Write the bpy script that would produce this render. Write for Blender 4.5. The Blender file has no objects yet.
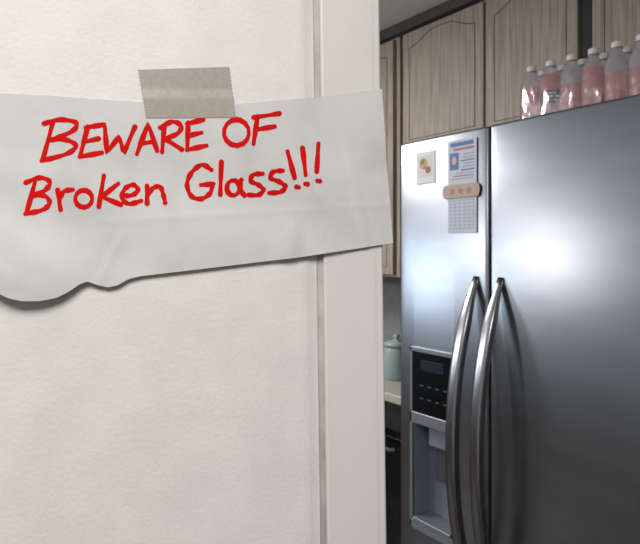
import bpy, bmesh, math, random
from mathutils import Matrix, Vector
random.seed(3)
sc = bpy.context.scene
sc.view_settings.view_transform = 'Standard'
F = 560.0; CAMZ = 1.40

# ---------------------------------------------------------------- helpers
def link(o, parent=None):
    sc.collection.objects.link(o)
    if parent: o.parent = parent
    return o
def mesh_obj(name, verts, faces, mat=None, parent=None, smooth=False, mats=None, fm=None):
    me = bpy.data.meshes.new(name); me.from_pydata([tuple(v) for v in verts], [], faces)
    if mats:
        for m in mats: me.materials.append(m)
        if fm:
            for p, i in zip(me.polygons, fm): p.material_index = i
    elif mat: me.materials.append(mat)
    bm = bmesh.new(); bm.from_mesh(me)
    bmesh.ops.recalc_face_normals(bm, faces=bm.faces); bm.to_mesh(me); bm.free()
    if smooth:
        for p in me.polygons: p.use_smooth = True
    return link(bpy.data.objects.new(name, me), parent)
def box(name, x0, x1, y0, y1, z0, z1, mat, parent=None, bevel=0.0, seg=3):
    vs = [(x, y, z) for x in (x0, x1) for y in (y0, y1) for z in (z0, z1)]
    fs = [(0,1,3,2),(4,6,7,5),(0,4,5,1),(2,3,7,6),(0,2,6,4),(1,5,7,3)]
    o = mesh_obj(name, vs, fs, mat, parent)
    if bevel:
        m = o.modifiers.new('b', 'BEVEL'); m.width = bevel; m.segments = seg; m.limit_method = 'NONE'
        for p in o.data.polygons: p.use_smooth = True
        w = o.modifiers.new('w', 'WEIGHTED_NORMAL')
    return o
def empty(name):
    return link(bpy.data.objects.new(name, None))
def tube(name, pts, r, mat, parent=None, cyclic=False):
    cu = bpy.data.curves.new(name, 'CURVE'); cu.dimensions = '3D'; cu.bevel_depth = r; cu.bevel_resolution = 3
    s = cu.splines.new('POLY'); s.points.add(len(pts)-1)
    for p, q in zip(s.points, pts): p.co = (*q, 1)
    s.use_cyclic_u = cyclic
    cu.materials.append(mat); cu.use_fill_caps = True
    return link(bpy.data.objects.new(name, cu), parent)
def smooth01(t):
    t = max(0, min(1, t)); return t*t*(3-2*t)
def srgb(r, g, b):
    f = lambda c: (c/255/12.92) if c/255 < .04045 else ((c/255+.055)/1.055)**2.4
    return (f(r), f(g), f(b), 1)
def mat(name, col, rough=.5, metal=0, **kw):
    m = bpy.data.materials.new(name); m.use_nodes = True
    b = m.node_tree.nodes['Principled BSDF']
    b.inputs['Base Color'].default_value = col
    b.inputs['Roughness'].default_value = rough
    b.inputs['Metallic'].default_value = metal
    for k, v in kw.items(): b.inputs[k.replace('_', ' ')].default_value = v
    return m
def noise_mat(name, c1, c2, scale=(5,5,5), nscale=1, detail=4, rough=.5, metal=0, lo=.35, hi=.65,
              bump=0, bscale=200, bdist=.001, bsc=None, rough_var=0):
    m = mat(name, c1, rough, metal); nt = m.node_tree; n = nt.nodes; b = n['Principled BSDF']
    tc = n.new('ShaderNodeTexCoord'); mp = n.new('ShaderNodeMapping'); mp.inputs['Scale'].default_value = scale
    nt.links.new(tc.outputs['Object'], mp.inputs['Vector'])
    no = n.new('ShaderNodeTexNoise'); no.inputs['Scale'].default_value = nscale; no.inputs['Detail'].default_value = detail
    nt.links.new(mp.outputs[0], no.inputs['Vector'])
    cr = n.new('ShaderNodeValToRGB'); cr.color_ramp.elements[0].position = lo; cr.color_ramp.elements[1].position = hi
    cr.color_ramp.elements[0].color = c1; cr.color_ramp.elements[1].color = c2
    nt.links.new(no.outputs['Fac'], cr.inputs[0]); nt.links.new(cr.outputs[0], b.inputs['Base Color'])
    if rough_var:
        mr = n.new('ShaderNodeMapRange'); mr.inputs['To Min'].default_value = rough-rough_var; mr.inputs['To Max'].default_value = rough+rough_var
        nt.links.new(no.outputs['Fac'], mr.inputs[0]); nt.links.new(mr.outputs[0], b.inputs['Roughness'])
    if bump:
        nb = n.new('ShaderNodeTexNoise'); nb.inputs['Scale'].default_value = bscale; nb.inputs['Detail'].default_value = 3
        if bsc:
            mp2 = n.new('ShaderNodeMapping'); mp2.inputs['Scale'].default_value = bsc
            nt.links.new(tc.outputs['Object'], mp2.inputs['Vector']); nt.links.new(mp2.outputs[0], nb.inputs['Vector'])
        else: nt.links.new(tc.outputs['Object'], nb.inputs['Vector'])
        bp = n.new('ShaderNodeBump'); bp.inputs['Strength'].default_value = bump; bp.inputs['Distance'].default_value = bdist
        nt.links.new(nb.outputs['Fac'], bp.inputs['Height']); nt.links.new(bp.outputs[0], b.inputs['Normal'])
    return m

# ---------------------------------------------------------------- materials
M_wall = noise_mat('painted_drywall', srgb(223,219,214), srgb(230,226,221), nscale=4, rough=.6, bump=.34, bscale=240, bdist=.0011)
M_trim = noise_mat('painted_trim', srgb(216,212,207), srgb(224,220,215), scale=(3,3,1), nscale=3, rough=.45, bump=.2, bscale=60, bdist=.0008)
M_caulk = noise_mat('old_caulk', srgb(166,162,157), srgb(200,196,191), scale=(10,10,4), nscale=4, rough=.6, bump=.3, bscale=120)
M_paper = noise_mat('kraft_white_paper', srgb(190,188,187), srgb(208,206,204), scale=(1,1,1), nscale=15, detail=8, rough=.65, lo=.28, hi=.50, bump=.45, bscale=26, bdist=.0015)
M_ink = mat('red_marker_ink', srgb(208,12,8), .8, 0, Specular_IOR_Level=.15)
M_tape = noise_mat('duct_tape', srgb(160,151,141), srgb(168,159,149), scale=(40,40,40), nscale=5, rough=.5, bump=.35, bscale=1, bdist=.0005, bsc=(260,260,1200))
M_steel = noise_mat('brushed_steel', srgb(148,152,159), srgb(154,158,165), scale=(2,2,8), nscale=2, detail=3, rough=.33, metal=1)
M_handle = mat('handle_steel', srgb(150,150,154), .27, 1)
M_side = mat('fridge_side', srgb(70,72,76), .5)
M_dark = mat('dark_gasket', srgb(25,26,28), .6)
M_black = mat('gloss_black', srgb(12,14,18), .12)
M_silver = mat('silver_plastic', srgb(150,155,163), .35, .6)
M_grey = mat('grey_plastic', srgb(118,126,140), .4)
M_wood = noise_mat('greywash_oak', srgb(136,122,110), srgb(172,157,143), scale=(30,30,1.3), nscale=3, detail=9, rough=.5, lo=.30, hi=.60, bump=.15, bscale=1, bsc=(160,160,5), bdist=.001)
M_groove_shade = mat('groove_shade_brown', srgb(98,86,76), .6)  # darker than the oak: groove shade put into the colour
M_crown = mat('dark_crown', srgb(70,66,64), .6)
M_ceil = noise_mat('ceiling_paint', srgb(226,226,226), srgb(234,234,233), nscale=5, rough=.8, bump=.4, bscale=90)
M_kwall = noise_mat('kitchen_wall_paint', srgb(130,132,132), srgb(140,142,142), nscale=5, rough=.7)
M_floor = noise_mat('floor_laminate', srgb(60,48,40), srgb(88,70,56), scale=(2,14,2), nscale=2, rough=.4)
M_counter = noise_mat('beige_laminate', srgb(168,165,152), srgb(184,180,168), nscale=60, rough=.35)
M_white = mat('white_plastic', srgb(235,235,235), .35)

# ---------------------------------------------------------------- room
box('floor', -1.9, 2.32, -1.6, 3.5, -.1, 0, M_floor)
box('ceiling', -1.9, 2.32, -1.6, 3.5, 2.47, 2.57, M_ceil)
box('wall_right', 2.22, 2.32, -1.6, 3.5, 0, 2.47, M_kwall)
box('wall_left', -1.9, -1.8, -1.6, 3.5, 0, 2.47, M_kwall)
box('wall_rear', -1.8, 2.22, -1.6, -1.5, 0, 2.47, M_kwall)
wy0, wy1 = 3.4, 3.5
WX0, WX1, WZ0, WZ1 = -1.05, -.35, 1.15, 1.95
box('wall_far', -1.8, WX0, wy0, wy1, 0, 2.47, M_kwall)
box('wall_far.001', WX1, 2.22, wy0, wy1, 0, 2.47, M_kwall)
box('wall_far.002', WX0, WX1, wy0, wy1, 0, WZ0, M_kwall)
box('wall_far.003', WX0, WX1, wy0, wy1, WZ1, 2.47, M_kwall)
win = empty('window_1')
box('frame_top', WX0, WX1, 3.39, 3.49, WZ1-.04, WZ1, M_white, win)
box('frame_bottom', WX0, WX1, 3.37, 3.49, WZ0, WZ0+.04, M_white, win)
box('frame_a', WX0, WX0+.04, 3.39, 3.49, WZ0+.04, WZ1-.04, M_white, win)
box('frame_b', WX1-.04, WX1, 3.39, 3.49, WZ0+.04, WZ1-.04, M_white, win)
w = bpy.data.worlds.new('sky'); sc.world = w; w.use_nodes = True
w.node_tree.nodes['Background'].inputs[0].default_value = (.62,.78,1,1)
w.node_tree.nodes['Background'].inputs[1].default_value = 2.0

# ---------------------------------------------------------------- foreground wall (partition with casing)
EDGE = Vector((.417, .442, CAMZ))
WM = Matrix.Translation(EDGE) @ Matrix.Rotation(math.radians(-18.87), 4, 'Z') @ Matrix.Rotation(math.radians(-.84), 4, 'Y')
WMI = WM.inverted()
def onwall(px, py):
    """photo measurement -> (along, up) coordinates on the partition wall"""
    a = (px-320)/F
    d = Vector((.6+.8*a, .8-.6*a, (250-py)/F)); o = WMI @ Vector((0,0,CAMZ)); d = WMI.to_3x3() @ d
    t = -o.y/d.y; p = o + d*t
    return p.x, p.z
X = lambda px: onwall(px, 250)[0]
def extrude_profile(name, prof, z0, z1, m, smooth=False):
    n = len(prof); vs = [(x, y, z0) for x, y in prof] + [(x, y, z1) for x, y in prof]
    fs = [(i, (i+1) % n, n+(i+1) % n, n+i) for i in range(n)] + [tuple(range(n)), tuple(range(n, 2*n))]
    o = mesh_obj(name, vs, fs, m, smooth=False); o.matrix_world = WM; return o
g0, g1, g2, e0 = X(307), X(317), X(323.5), X(374)
extrude_profile('wall_partition', [(-2.1,0),(g0-.006,0),(g0-.003,.0002),(g0,.0006),(g0+.004,.0017),(g1-.002,.0028),(g1,.003),(g1,.12),(-2.1,.12)], -1.39, 1.065, M_wall)
extrude_profile('trim_caulk', [(g1,.0029),(g1+.002,.0038),(g2-.001,.0038),(g2-.0003,.0025),(g2,.0025),(g2,.02),(g1,.02)], -1.39, 1.065, M_caulk)
tp = [(g2,.02),(g2,.001),(g2+.0008,-.0002),(g2+.0022,-.0008),(e0,-.0010),(e0+.003,-.0006)]
for k in range(1,7):
    a = k/6*math.pi/2; tp.append((-.004+.004*math.sin(a), .0032-.004*math.cos(a)))
tp += [(0,.135),(g1-.03,.135),(g1-.03,.1201),(g1+.0001,.1201),(g1+.0001,.02)]
extrude_profile('trim_casing', tp, -1.39, 1.065, M_trim)

# ---------------------------------------------------------------- paper sign
def lerp_list(L, x):
    if x <= L[0][0]: return L[0][1]
    for (a, b), (c, d) in zip(L, L[1:]):
        if x <= c: return b+(d-b)*(x-a)/(c-a)
    return L[-1][1]
TOP = [(-40,96),(0,94),(50,96),(100,100),(145,103),(233,105),(300,99),(340,95),(380,90)]
BOT = [(-40,268),(-12,284),(0,291),(12,297),(25,300),(42,300),(58,297),(70,291),(80,284),(88,281),(96,284),(108,287),(118,285),(128,279),(140,276),(200,269),(300,257),(392,243)]
def off(px, py):
    o = .0018
    o += .0035*smooth01((py-185)/100)
    o += .013*smooth01((110-px)/150)*smooth01((py-190)/110)
    o += .003*smooth01((px-330)/60)*smooth01((170-py)/80)
    o += .0005*math.sin(px*.045+py*.02)+.0008*math.sin(px*.02-py*.07+1)*smooth01((py-120)/60)
    o += .0018*math.exp(-((px-300+ (py-180)*.15)/9)**2)*smooth01((py-190)/50)
    o += .0007*math.exp(-((px-352-(py-180)*.2)/4)**2)*smooth01((py-120)/50)
    o += .0003*math.exp(-((py-228+px*.06)/3.5)**2)*smooth01((px-60)/60)
    o += .0006*math.exp(-((px-120+(py-240)*.5)/5)**2)*smooth01((py-220)/25)
    return o
NU, NV = 160, 66
vs, fs = [], []
for i in range(NU+1):
    u = i/NU; xt = -40+u*420; xb = -40+u*432
    yt, yb = lerp_list(TOP, xt), lerp_list(BOT, xb)
    for j in range(NV+1):
        v = j/NV; px = xt+(xb-xt)*v; py = yt+(yb-yt)*v
        x, z = onwall(px, py); vs.append((x, -off(px, py), z))
for i in range(NU):
    for j in range(NV):
        a = i*(NV+1)+j; fs.append((a, a+1, a+NV+2, a+NV+1))
sign = empty('paper_sign'); sign.matrix_world = WM
mesh_obj('sheet', vs, fs, M_paper, sign, smooth=True)

def catmull(P, n=8):
    if len(P) == 2:
        return [(P[0][0]+(P[1][0]-P[0][0])*k/6, P[0][1]+(P[1][1]-P[0][1])*k/6) for k in range(7)]
    out = []
    Q = [P[0]]+P+[P[-1]]
    for i in range(1, len(Q)-2):
        for k in range(n):
            t = k/n; r = []
            for c in (0,1):
                a,b,cc,d = Q[i-1][c],Q[i][c],Q[i+1][c],Q[i+2][c]
                r.append(.5*(2*b+(cc-a)*t+(2*a-5*b+4*cc-d)*t*t+(3*b-a-3*cc+d)*t**3))
            out.append(tuple(r))
    out.append(P[-1]); return out
def ell(cx, cy, rx, ry, a0=-100, a1=275, n=14):
    return [(cx+rx*math.cos(math.radians(a0+(a1-a0)*k/n)), cy+ry*math.sin(math.radians(a0+(a1-a0)*k/n))) for k in range(n+1)]
S = []
def C(*p): S.append(catmull(list(p)))
def L(*p):
    o = []
    for a, b in zip(p, p[1:]): o += catmull([a, b])[:-1]
    o.append(p[-1]); S.append(o)
# BEWARE OF
L((53,123),(43,160)); C((44,124),(60,120),(76,123),(73,131),(53,140)); C((51,140),(66,140),(76,146),(67,154),(42,161))
L((88,127),(80,157)); L((86,128),(104,125)); L((85,142),(99,139)); L((80,157),(102,153))
L((105,128),(107,153),(119,137),(124,153),(135,127))
L((137,154),(148,124),(157,151)); L((140,144),(154,142))
L((164,127),(162,152)); C((160,128),(172,122),(181,126),(177,134),(164,139)); L((165,139),(182,150))
L((188,123),(187,150)); L((187,124),(203,120)); L((188,136),(201,133)); L((187,150),(206,146))
S.append(ell(236,133,12.5,13))
L((257,117),(253,144)); L((253,118),(279,114)); L((256,130),(274,127))
# Broken Glass!!!
L((36,180),(27,213)); C((26,183),(40,178),(50,182),(46,190),(33,196)); C((33,196),(45,196),(50,203),(43,210),(26,214))
L((58,190),(61,210)); C((60,200),(64,192),(73,190))
S.append(ell(84,199,8.5,8.5))
L((104,176),(99,207)); L((118,184),(102,197),(121,205))
C((125,196),(133,195),(138,190),(133,185),(125,189),(122,198),(129,204),(141,201))
L((147,186),(147,204)); C((148,195),(153,188),(160,187),(163,194),(165,203))
C((211,170),(202,165),(192,172),(187,184),(191,196),(201,199),(210,193),(212,184)); L((213,184),(201,185))
L((221,162),(220,195))
S.append(ell(233,188,6.5,7.5)); C((241,180),(240,188),(244,196))
C((262,174),(253,175),(250,181),(258,185),(263,190),(258,195),(248,195))
C((282,171),(273,172),(270,178),(279,182),(285,187),(280,192),(269,193))
L((287,152),(294,178)); L((302,148),(305,175)); L((318,144),(316,172))
for d in ((297,187),(306,184),(318,181)): L((d[0]-1.2,d[1]),(d[0]+1.2,d[1]+.4))
vs, fs = [], []
for s in S:
    n = len(s); base = len(vs); W = 2.4
    def tan(i):
        a = s[max(0,i-1)]; b = s[min(n-1,i+1)]; dx, dy = b[0]-a[0], b[1]-a[1]; l = math.hypot(dx,dy) or 1
        return dx/l, dy/l
    rows = []
    t0 = tan(0); t1 = tan(n-1)
    for k in (90,60,30):
        a = math.radians(k); rows.append(((s[0][0]-t0[0]*W*math.sin(a), s[0][1]-t0[1]*W*math.sin(a)), t0, max(.05,math.cos(a))*W))
    for i in range(n):
        rows.append((s[i], tan(i), W*(1+.17*math.sin(i*.9+s[0][0])+random.uniform(-.07,.07))))
    for k in (30,60,90):
        a = math.radians(k); rows.append(((s[-1][0]+t1[0]*W*math.sin(a), s[-1][1]+t1[1]*W*math.sin(a)), t1, max(.05,math.cos(a))*W))
    for c, t, wd in rows:
        for sg in (-1, 0, 1):
            px, py = c[0]-t[1]*wd*sg, c[1]+t[0]*wd*sg
            x, z = onwall(px, py); vs.append((x, -off(px,py)-.0003, z))
    for i in range(len(rows)-1):
        for k in (0,1):
            a = base+i*3+k; fs.append((a, a+1, a+4, a+3))
mesh_obj('handwriting', vs, fs, M_ink, sign)

# tape
vs, fs = [], []
nu, nv = 30, 26
for i in range(nu+1):
    for j in range(nv+1):
        u, v = i/nu, j/nv
        tl, tr, br, bl = (138,70),(229,67),(235,118),(146,118.5)
        px = (tl[0]*(1-u)+tr[0]*u)*(1-v)+(bl[0]*(1-u)+br[0]*u)*v
        py = (tl[1]*(1-u)+tr[1]*u)*(1-v)+(bl[1]*(1-u)+br[1]*u)*v
        if i in (0, nu): px += (.7 if j % 2 else -.4)
        o = (.0006+(off(px,py)+.0005-.0006)*smooth01((py-88)/12))
        x, z = onwall(px, py); vs.append((x, -o, z))
for i in range(nu):
    for j in range(nv):
        a = i*(nv+1)+j; fs.append((a, a+1, a+nv+2, a+nv+1))
t = mesh_obj('duct_tape_strip', vs, fs, M_tape, smooth=True); t.matrix_world = WM

# ---------------------------------------------------------------- refrigerator
FX = 1.445; FT = 1.783
fr = empty('refrigerator')
box('body', 1.55, 2.18, .545, 1.44, .05, 1.781, M_side, fr, .004)
box('gasket', 1.53, 1.552, .56, 1.43, .12, 1.77, M_dark, fr)
box('kick_grille', 1.50, 1.56, .56, 1.43, .02, .09, M_dark, fr)
for i, (a, b) in enumerate(((1.5,.6),(1.5,1.38),(2.1,.6),(2.1,1.38))):
    box('foot_%d' % (i+1), a, a+.05, b-.02, b+.02, 0, .055, M_dark, fr)
def fdoor(name, y0, y1):
    prof = []; r = .010; bulge = .004
    n = 24; hw = (y1-y0)/2; c = (y0+y1)/2
    def fx(y): return FX+bulge*((y-c)/hw)**2
    for k in range(0, 7):
        a = math.pi/2*k/6; prof.append((FX+bulge+r-r*math.sin(a), y0+r-r*math.cos(a)))
    for k in range(1, n):
        y = y0+r+(y1-y0-2*r)*k/n; prof.append((fx(y), y))
    for k in range(6, -1, -1):
        a = math.pi/2*k/6; prof.append((FX+bulge+r-r*math.sin(a), y1-r+r*math.cos(a)))
    prof += [(1.535, y1), (1.535, y0)]
    N = len(prof); rows = []
    for dz, ins in ((.10,.006),(.103,.002),(.108,0),(FT-.008,0),(FT-.003,.002),(FT,.006)):
        rows.append([(x+ins if x < 1.5 else x, y, dz) for x, y in prof])
    vs = [v for r_ in rows for v in r_]
    fs = [(i*N+k, i*N+(k+1) % N, (i+1)*N+(k+1) % N, (i+1)*N+k) for i in range(len(rows)-1) for k in range(N)]
    fs += [tuple(range(N)), tuple(range((len(rows)-1)*N, len(rows)*N))]
    o = mesh_obj(name, vs, fs, M_steel, fr, smooth=True)
    es = o.modifiers.new('e', 'EDGE_SPLIT'); es.split_angle = math.radians(35)
    return o
ld = fdoor('freezer_door', 1.070, 1.450)
fdoor('fridge_door', .536, 1.063)
DY0, DY1 = 1.19, 1.392
cut = box('dispenser_cutter', 1.40, 1.525, DY0+.016, DY1-.016, .455, .795, M_grey)
bo = ld.modifiers.new('bool', 'BOOLEAN'); bo.object = cut; bo.operation = 'DIFFERENCE'; bo.solver = 'EXACT'
ld.modifiers.move(1, 0)
dg = bpy.context.evaluated_depsgraph_get()
me = bpy.data.meshes.new_from_object(ld.evaluated_get(dg)); ld.modifiers.clear(); ld.data = me
bpy.data.objects.remove(cut)
bx0, bx1 = 1.439, 1.449
box('dispenser_bezel_top', bx0, bx1, DY0, DY1, 1.045, 1.063, M_silver, fr, .003)
box('dispenser_bezel_mid', bx0, bx1, DY0, DY1, .795, .835, M_silver, fr, .003)
box('dispenser_bezel_bottom', bx0, bx1, DY0, DY1, .425, .456, M_silver, fr, .003)
box('dispenser_bezel_a', bx0, bx1, DY0, DY0+.012, .425, 1.063, M_silver, fr, .003)
box('dispenser_bezel_b', bx0, bx1, DY1-.012, DY1, .425, 1.063, M_silver, fr, .003)
box('dispenser_control_panel', 1.4415, 1.449, DY0+.010, DY1-.010, .833, 1.047, M_black, fr, .001)
M_disp = mat('display_text', srgb(80,98,114), .4)
for r_ in range(2):
    for c_ in range(4):
        box('control_mark_%d%d' % (r_, c_), 1.4410, 1.4416, DY0+.035+c_*.035, DY0+.050+c_*.035, .885+r_*.045, .8885+r_*.045, M_disp, fr)
box('display_window', 1.4408, 1.4416, DY0+.05, DY1-.05, .985, 1.020, mat('lcd', srgb(34,46,60), .1), fr)
box('recess_back', 1.518, 1.526, DY0+.014, DY1-.014, .45, .80, M_grey, fr)
box('recess_side_a', 1.449, 1.52, DY0+.0155, DY0+.0185, .455, .796, M_grey, fr)
box('recess_side_b', 1.449, 1.52, DY1-.0185, DY1-.0155, .455, .796, M_grey, fr)
box('recess_drip_tray', 1.435, 1.52, DY0+.019, DY1-.019, .456, .468, M_silver, fr, .002)
box('recess_chute', 1.47, 1.518, DY0+.06, DY1-.06, .72, .795, M_grey, fr, .006)
box('recess_paddle', 1.495, 1.505, DY0+.07, DY1-.07, .60, .73, M_side, fr, .003)
def handle(name, yc):
    N = 48; K = 20; vs = []; fs = []
    zt, zb = 1.315, .285; zm = (zt+zb)/2; hl = (zt-zb)/2
    for i in range(N+1):
        t = -1+2*i/N; z = zm+t*hl; d = .115*(1-abs(t)**2.2)
        x = FX+.003-d
        dd = -.115*2.2*abs(t)**1.2*(1 if t > 0 else -1)/hl
        tx, tz = (-dd), 1.0; l = math.hypot(tx, tz); tx /= l; tz /= l
        nx, nz = tz, -tx
        sc_ = .5+.5*smooth01((1-abs(t))/.30)
        for k in range(K):
            a = 2*math.pi*k/K; ca, sa = math.cos(a), math.sin(a)
            q = lambda v: math.copysign(abs(v)**.6, v)
            wy, wx = .020*sc_*q(ca), .0155*sc_*q(sa)
            vs.append((x+nx*wx, yc+wy, z+nz*wx))
    for i in range(N):
        for k in range(K): fs.append((i*K+k, i*K+(k+1) % K, (i+1)*K+(k+1) % K, (i+1)*K+k))
    fs += [tuple(range(K)), tuple(range(N*K, N*K+K))]
    mesh_obj(name, vs, fs, M_handle, fr, smooth=True)
handle('freezer_handle', 1.112); handle('fridge_handle', 1.022)

# things stuck on the door
M_card = mat('white_card', srgb(228,228,226), .5)
M_food = noise_mat('food_print', srgb(150,70,60), srgb(205,160,115), scale=(1,1,1), nscale=60, rough=.4)
pm = empty('photo_magnet')
box('card', 1.4425, 1.4450, 1.278, 1.364, 1.628, 1.738, M_card, pm, .001)
def disc(name, x, y, z, ry, rz, m, par):
    n = 20; vs = [(x, y+ry*math.cos(2*math.pi*k/n), z+rz*math.sin(2*math.pi*k/n)) for k in range(n)]
    vs += [(x+.001, a[1], a[2]) for a in vs]
    fs = [tuple(range(n)), tuple(range(n, 2*n))]+[(k, (k+1) % n, n+(k+1) % n, n+k) for k in range(n)]
    return mesh_obj(name, vs, fs, m, par)
box('picture_print', 1.4418, 1.4428, 1.290, 1.352, 1.650, 1.724, mat('cream_print', srgb(218,214,207), .5), pm)
disc('plate_print', 1.4412, 1.328, 1.696, .018, .019, M_food, pm)
disc('garnish_print', 1.4411, 1.308, 1.674, .012, .012, mat('brick_print', srgb(160,90,74), .5), pm)
disc('leaf_print', 1.4406, 1.332, 1.704, .008, .009, mat('green_print', srgb(110,120,80), .5), pm)
cal = empty('paper_calendar')
box('sheet', 1.4434, 1.4440, 1.108, 1.222, 1.455, 1.755, mat('calendar_paper', srgb(194,201,213), .55), cal)
M_blue = mat('blue_print', srgb(70,105,165), .5); M_redp = mat('red_print', srgb(180,70,80), .5); M_txt = mat('grey_print', srgb(150,160,176), .5)
cx, cx1 = 1.4430, 1.4435
box('header_print', cx, cx1, 1.120, 1.212, 1.735, 1.748, M_blue, cal)
box('red_line', cx, cx1, 1.118, 1.200, 1.722, 1.729, M_redp, cal)
box('portrait_print', cx, cx1, 1.178, 1.214, 1.660, 1.715, M_blue, cal)
disc('face_print', 1.4424, 1.196, 1.690, .010, .014, mat('skin_print', srgb(215,170,150), .5), cal)
for i in range(6): box('text_line_%d' % i, cx, cx1, 1.116, 1.170-.006*(i % 3), 1.655+i*.010, 1.659+i*.010, M_blue if i % 3 == 0 else M_txt, cal)
for i in range(3): box('note_line_%d' % i, cx, cx1, 1.120, 1.210-.01*i, 1.628+i*.009, 1.631+i*.009, M_redp if i == 1 else M_txt, cal)
for i in range(9): box('grid_row_%d' % i, cx, cx1, 1.116, 1.214, 1.468+i*.0115, 1.4697+i*.0115, M_txt, cal)
for i in range(6): box('grid_col_%d' % i, cx, cx1, 1.118+i*.0185, 1.119+i*.0185, 1.468, 1.562, M_txt, cal)
bm_ = empty('bandage_magnet')
M_band = mat('bandage_tan', srgb(186,156,138), .5)
box('strip', 1.4395, 1.4425, 1.104, 1.232, 1.568, 1.612, M_band, bm_, .0012)
disc('end_a', 1.4400, 1.106, 1.590, .012, .022, M_band, bm_)
disc('end_b', 1.4400, 1.230, 1.590, .012, .022, M_band, bm_)
for i in range(3): disc('face_%d' % i, 1.4388, 1.135+i*.033, 1.590, .009, .010, mat('band_print%d' % i, srgb(156,122,108), .5), bm_)

# ---------------------------------------------------------------- bottles on the refrigerator
M_pink = mat('pink_drink', srgb(236,168,164), .10, 0, Transmission_Weight=.5, IOR=1.33)
M_clear = mat('clear_plastic', srgb(232,230,234), .10, 0, Transmission_Weight=.65, IOR=1.12)
M_cap = mat('bottle_cap', srgb(228,214,216), .4)
M_lab = mat('label_black', srgb(22,22,26), .4); M_labw = mat('label_white', srgb(220,205,205), .4)
prof = [(0,0,0),(.024,.0,0),(.030,.006,0),(.0315,.012,0),(.0315,.030,0),(.0285,.034,0),(.0315,.038,0),(.0315,.050,0),(.0285,.054,0),(.0315,.058,0),(.0318,.063,3),(.0318,.104,3),
        (.0315,.105,0),(.0285,.110,0),(.0315,.115,0),(.0310,.130,0),(.0285,.145,0),(.0235,.159,1),(.0170,.172,1),(.0130,.179,1),(.0125,.184,1),(.0165,.185,1),(.0165,.187,1),(.0135,.188,2),(.0145,.189,2),(.0145,.203,2),(.0125,.205,2),(0,.205,2)]
PH = .94
prof = [(a, b*PH, c) for a, b, c in prof]
vs, fs, fm = [], [], []
K = 24; BZ = 1.7835; BX = 1.590
def bottle(x, y, lab, level):
    base = len(vs)
    for r_, z, _ in prof:
        for k in range(K):
            a = 2*math.pi*k/K; rr = r_*(1+(.02*math.cos(5*a) if z < .03 else 0)); vs.append((x+rr*math.cos(a), y+rr*math.sin(a), BZ+z))
    for i in range(len(prof)-1):
        m_ = prof[i][2]
        if m_ == 3: m_ = lab if i == 10 else 0
        if m_ == 0 and prof[i][1] >= level: m_ = 1
        for k in range(K):
            fs.append((base+i*K+k, base+i*K+(k+1) % K, base+(i+1)*K+(k+1) % K, base+(i+1)*K+k)); fm.append(m_)
    if lab == 3:
        for (a0, a1, z0, z1) in ((170,235,.086,.090),(170,220,.075,.082),(230,260,.075,.082),(175,255,.066,.068)):
            nseg = 5; b = len(vs)
            for k in range(nseg+1):
                a = math.radians(a0+(a1-a0)*k/nseg)
                for z in (z0, z1): vs.append((x+.0322*math.cos(a), y+.0322*math.sin(a), BZ+z))
            for k in range(nseg): fs.append((b+2*k, b+2*k+1, b+2*k+3, b+2*k+2)); fm.append(4)
LV = [.120, .145, .100, .125, .090, .100, .120, .11]
for r_ in range(3):
    for c_ in range(8):
        y = 1.010-.0655*c_; x = BX+.0655*r_
        bottle(x, y, 3 if r_ == 0 and c_ == 1 else 0, LV[(c_+r_*3) % 8])
pk = mesh_obj('water_bottle_pack', vs, fs, None, None, True, [M_pink, M_clear, M_cap, M_lab, M_labw], fm)
M_film = bpy.data.materials.new('shrink_film'); M_film.use_nodes = True
nt = M_film.node_tree; n = nt.nodes; n.remove(n['Principled BSDF'])
tr = n.new('ShaderNodeBsdfTransparent'); gl = n.new('ShaderNodeBsdfGlossy'); gl.inputs['Roughness'].default_value = .12
mx = n.new('ShaderNodeMixShader'); mx.inputs[0].default_value = .22
no = n.new('ShaderNodeTexNoise'); no.inputs['Scale'].default_value = 20; tcn = n.new('ShaderNodeTexCoord')
mpf = n.new('ShaderNodeMapping'); mpf.inputs['Scale'].default_value = (1,1,.35)
bp = n.new('ShaderNodeBump'); bp.inputs['Distance'].default_value = .012; bp.inputs['Strength'].default_value = .8
nt.links.new(tcn.outputs['Object'], mpf.inputs[0]); nt.links.new(mpf.outputs[0], no.inputs['Vector']); nt.links.new(no.outputs['Fac'], bp.inputs['Height']); nt.links.new(bp.outputs[0], gl.inputs['Normal'])
nt.links.new(tr.outputs[0], mx.inputs[1]); nt.links.new(gl.outputs[0], mx.inputs[2]); nt.links.new(mx.outputs[0], n['Material Output'].inputs[0])
yA, yB, xA, xB = 1.010+.034, 1.010-.0655*7-.034, BX-.034, BX+.131+.034
ring = []
R = .03
for (cx_, cy_, a0) in ((xA+R, yA-R, 90), (xA+R, yB+R, 180), (xB-R, yB+R, 270), (xB-R, yA-R, 0)):
    for k in range(6):
        a = math.radians(a0+18*k); ring.append((cx_+R*math.cos(a), cy_+R*math.sin(a)))
ccx, ccy = (xA+xB)/2, (yA+yB)/2
vs, fs = [], []
for z, s_ in ((.001,1),(.06,.998),(.125,.995),(.150,.975),(.168,.93)):
    for (x, y) in ring:
        vs.append((ccx+(x-ccx)*(1-(1-s_)*2), ccy+(y-ccy)*s_, BZ+z))
N = len(ring)
for i in range(4):
    for k in range(N): fs.append((i*N+k, i*N+(k+1) % N, (i+1)*N+(k+1) % N, (i+1)*N+k))
mesh_obj('shrink_wrap', vs, fs, M_film, pk, True)

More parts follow.
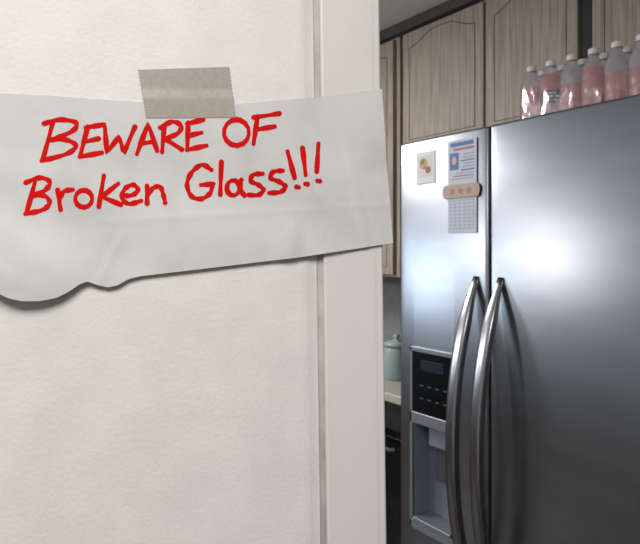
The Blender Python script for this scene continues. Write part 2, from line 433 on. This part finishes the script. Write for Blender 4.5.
# ---------------------------------------------------------------- upper cabinets
def arch(y0, y1, z0, z1, sh=.05):
    pts = [(y0, z0), (y0, z1-sh)]; n = 16
    for k in range(n+1):
        t = k/n; y = y0+(y1-y0)*t
        z = z1-sh+sh*smooth01((1-abs(2*t-1))*1.2) if 0 < t < 1 else z1-sh
        pts.append((y, z))
    pts += [(y1, z1-sh), (y1, z0)]
    return pts
CXF = 1.89
def cabinet(name, y0, y1, z0, z1, doors):
    e = empty(name)
    box('carcass', CXF+.02, 2.22, y0, y1, z0, z1, M_wood, e)
    for i, (a, b) in enumerate(doors):
        box('door_%d' % i, CXF, CXF+.0199, a+.003, b-.003, z0+.012, z1-.012, M_wood, e, .003)
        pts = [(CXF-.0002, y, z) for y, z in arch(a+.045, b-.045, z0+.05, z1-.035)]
        tube('groove_bead_%d' % i, pts, .0022, M_groove_shade, e, True)  # raised bead, nothing is cut; its dark colour imitates a shaded groove
    return e
c1 = cabinet('kitchen_cabinet', .48, 1.885, 1.86, 2.42, [(1.415,1.875),(1.02,1.41),(.52,.975)])
box('centre_gap', CXF+.012, CXF+.0205, .978, 1.018, 1.87, 2.41, M_dark, c1)
for z in (1.95, 2.33):
    box('hinge_%d' % int(z*100), CXF-.008, CXF+.012, .985, 1.01, z-.03, z+.03, M_dark, c1, .004)
c2 = cabinet('kitchen_cabinet', 1.91, 3.0, 1.27, 2.42, [(1.935,2.44),(2.45,2.98)])
box('trim_crown', CXF-.012, 2.22, .45, 3.05, 2.422, 2.469, M_crown)

# ---------------------------------------------------------------- range with beige top beside the fridge
rg = empty('kitchen_range')
box('body', 1.56, 2.20, 1.475, 2.235, 0.0, .815, M_black, rg, .004)
box('oven_door', 1.52, 1.559, 1.485, 2.225, .20, .68, M_black, rg, .006)
box('drawer', 1.525, 1.559, 1.485, 2.225, .03, .185, M_black, rg, .006)
box('control_panel', 1.53, 1.559, 1.48, 2.23, .70, .81, M_dark, rg, .005)
tube('oven_handle', [(1.49,1.52,.645),(1.475,1.53,.645),(1.475,2.18,.645),(1.49,2.19,.645)], .009, M_side, rg)
tube('drawer_handle', [(1.50,1.52,.16),(1.49,1.53,.16),(1.49,2.18,.16),(1.50,2.19,.16)], .008, M_side, rg)
box('top', 1.50, 2.20, 1.47, 2.24, .815, .850, M_counter, rg, .006)
for i in range(4):
    o = disc('knob_%d' % i, 0, 0, 0, .018, .018, M_side, rg); o.location = (1.515, 1.64+.17*i, .755); o.scale = (14,1,1)
def lathe(name, x, y, z, prof, m, par=None, K=28):
    vs = [(x+r_*math.cos(2*math.pi*k/K), y+r_*math.sin(2*math.pi*k/K), z+h) for r_, h in prof for k in range(K)]
    fs = [(i*K+k, i*K+(k+1) % K, (i+1)*K+(k+1) % K, (i+1)*K+k) for i in range(len(prof)-1) for k in range(K)]
    return mesh_obj(name, vs, fs, m, par, True)
M_teal = mat('pale_teal_ceramic', srgb(146,164,162), .3)
ca = empty('kitchen_canister')
lathe('pot', 1.70, 1.72, .850, [(0,0),(.05,0),(.055,.006),(.055,.13),(.05,.14),(0,.14)], M_teal, ca)
lathe('lid', 1.70, 1.72, .990, [(0,0),(.056,0),(.057,.012),(.045,.02),(.012,.024),(.012,.035),(.016,.045),(0,.05)], M_teal, ca)

# ---------------------------------------------------------------- lights
def area(name, loc, rot, sx, sy, power, col):
    l = bpy.data.lights.new(name, 'AREA'); l.shape = 'RECTANGLE'; l.size = sx; l.size_y = sy; l.energy = power; l.color = col
    o = link(bpy.data.objects.new(name, l)); o.location = loc; o.rotation_euler = rot; return o
area('hall_ceiling_light', (-.55,-.55,2.44), (0,0,0), .85, .85, 46, (1,.98,.96))
area('kitchen_ceiling_light', (.45,2.65,2.44), (0,0,0), .7, .7, 36, (1,.965,.93))
area('window_daylight', (-.7,3.36,1.60), (math.radians(-90),0,0), .6, .6, 15, (.76,.87,1))
sl = empty('wall_lamp')
box('back_plate', -1.80, -1.785, 2.80, 2.94, 1.92, 2.12, M_white, sl, .004)
area('wall_lamp_light', (-1.77,2.87,2.02), (0,math.radians(-90),0), .2, .14, 20, (1,.98,.96))

# ---------------------------------------------------------------- camera
cd = bpy.data.cameras.new('camera'); cam = link(bpy.data.objects.new('camera', cd))
cd.sensor_width = 36; cd.sensor_fit = 'HORIZONTAL'; cd.lens = 31.5; cd.shift_y = -22/640
cam.location = (0,0,CAMZ); cam.rotation_euler = (math.radians(90), 0, -math.atan2(.6,.8))
cd.clip_start = .02
cd.dof.use_dof = True; cd.dof.focus_distance = .56; cd.dof.aperture_fstop = 18
sc.camera = cam
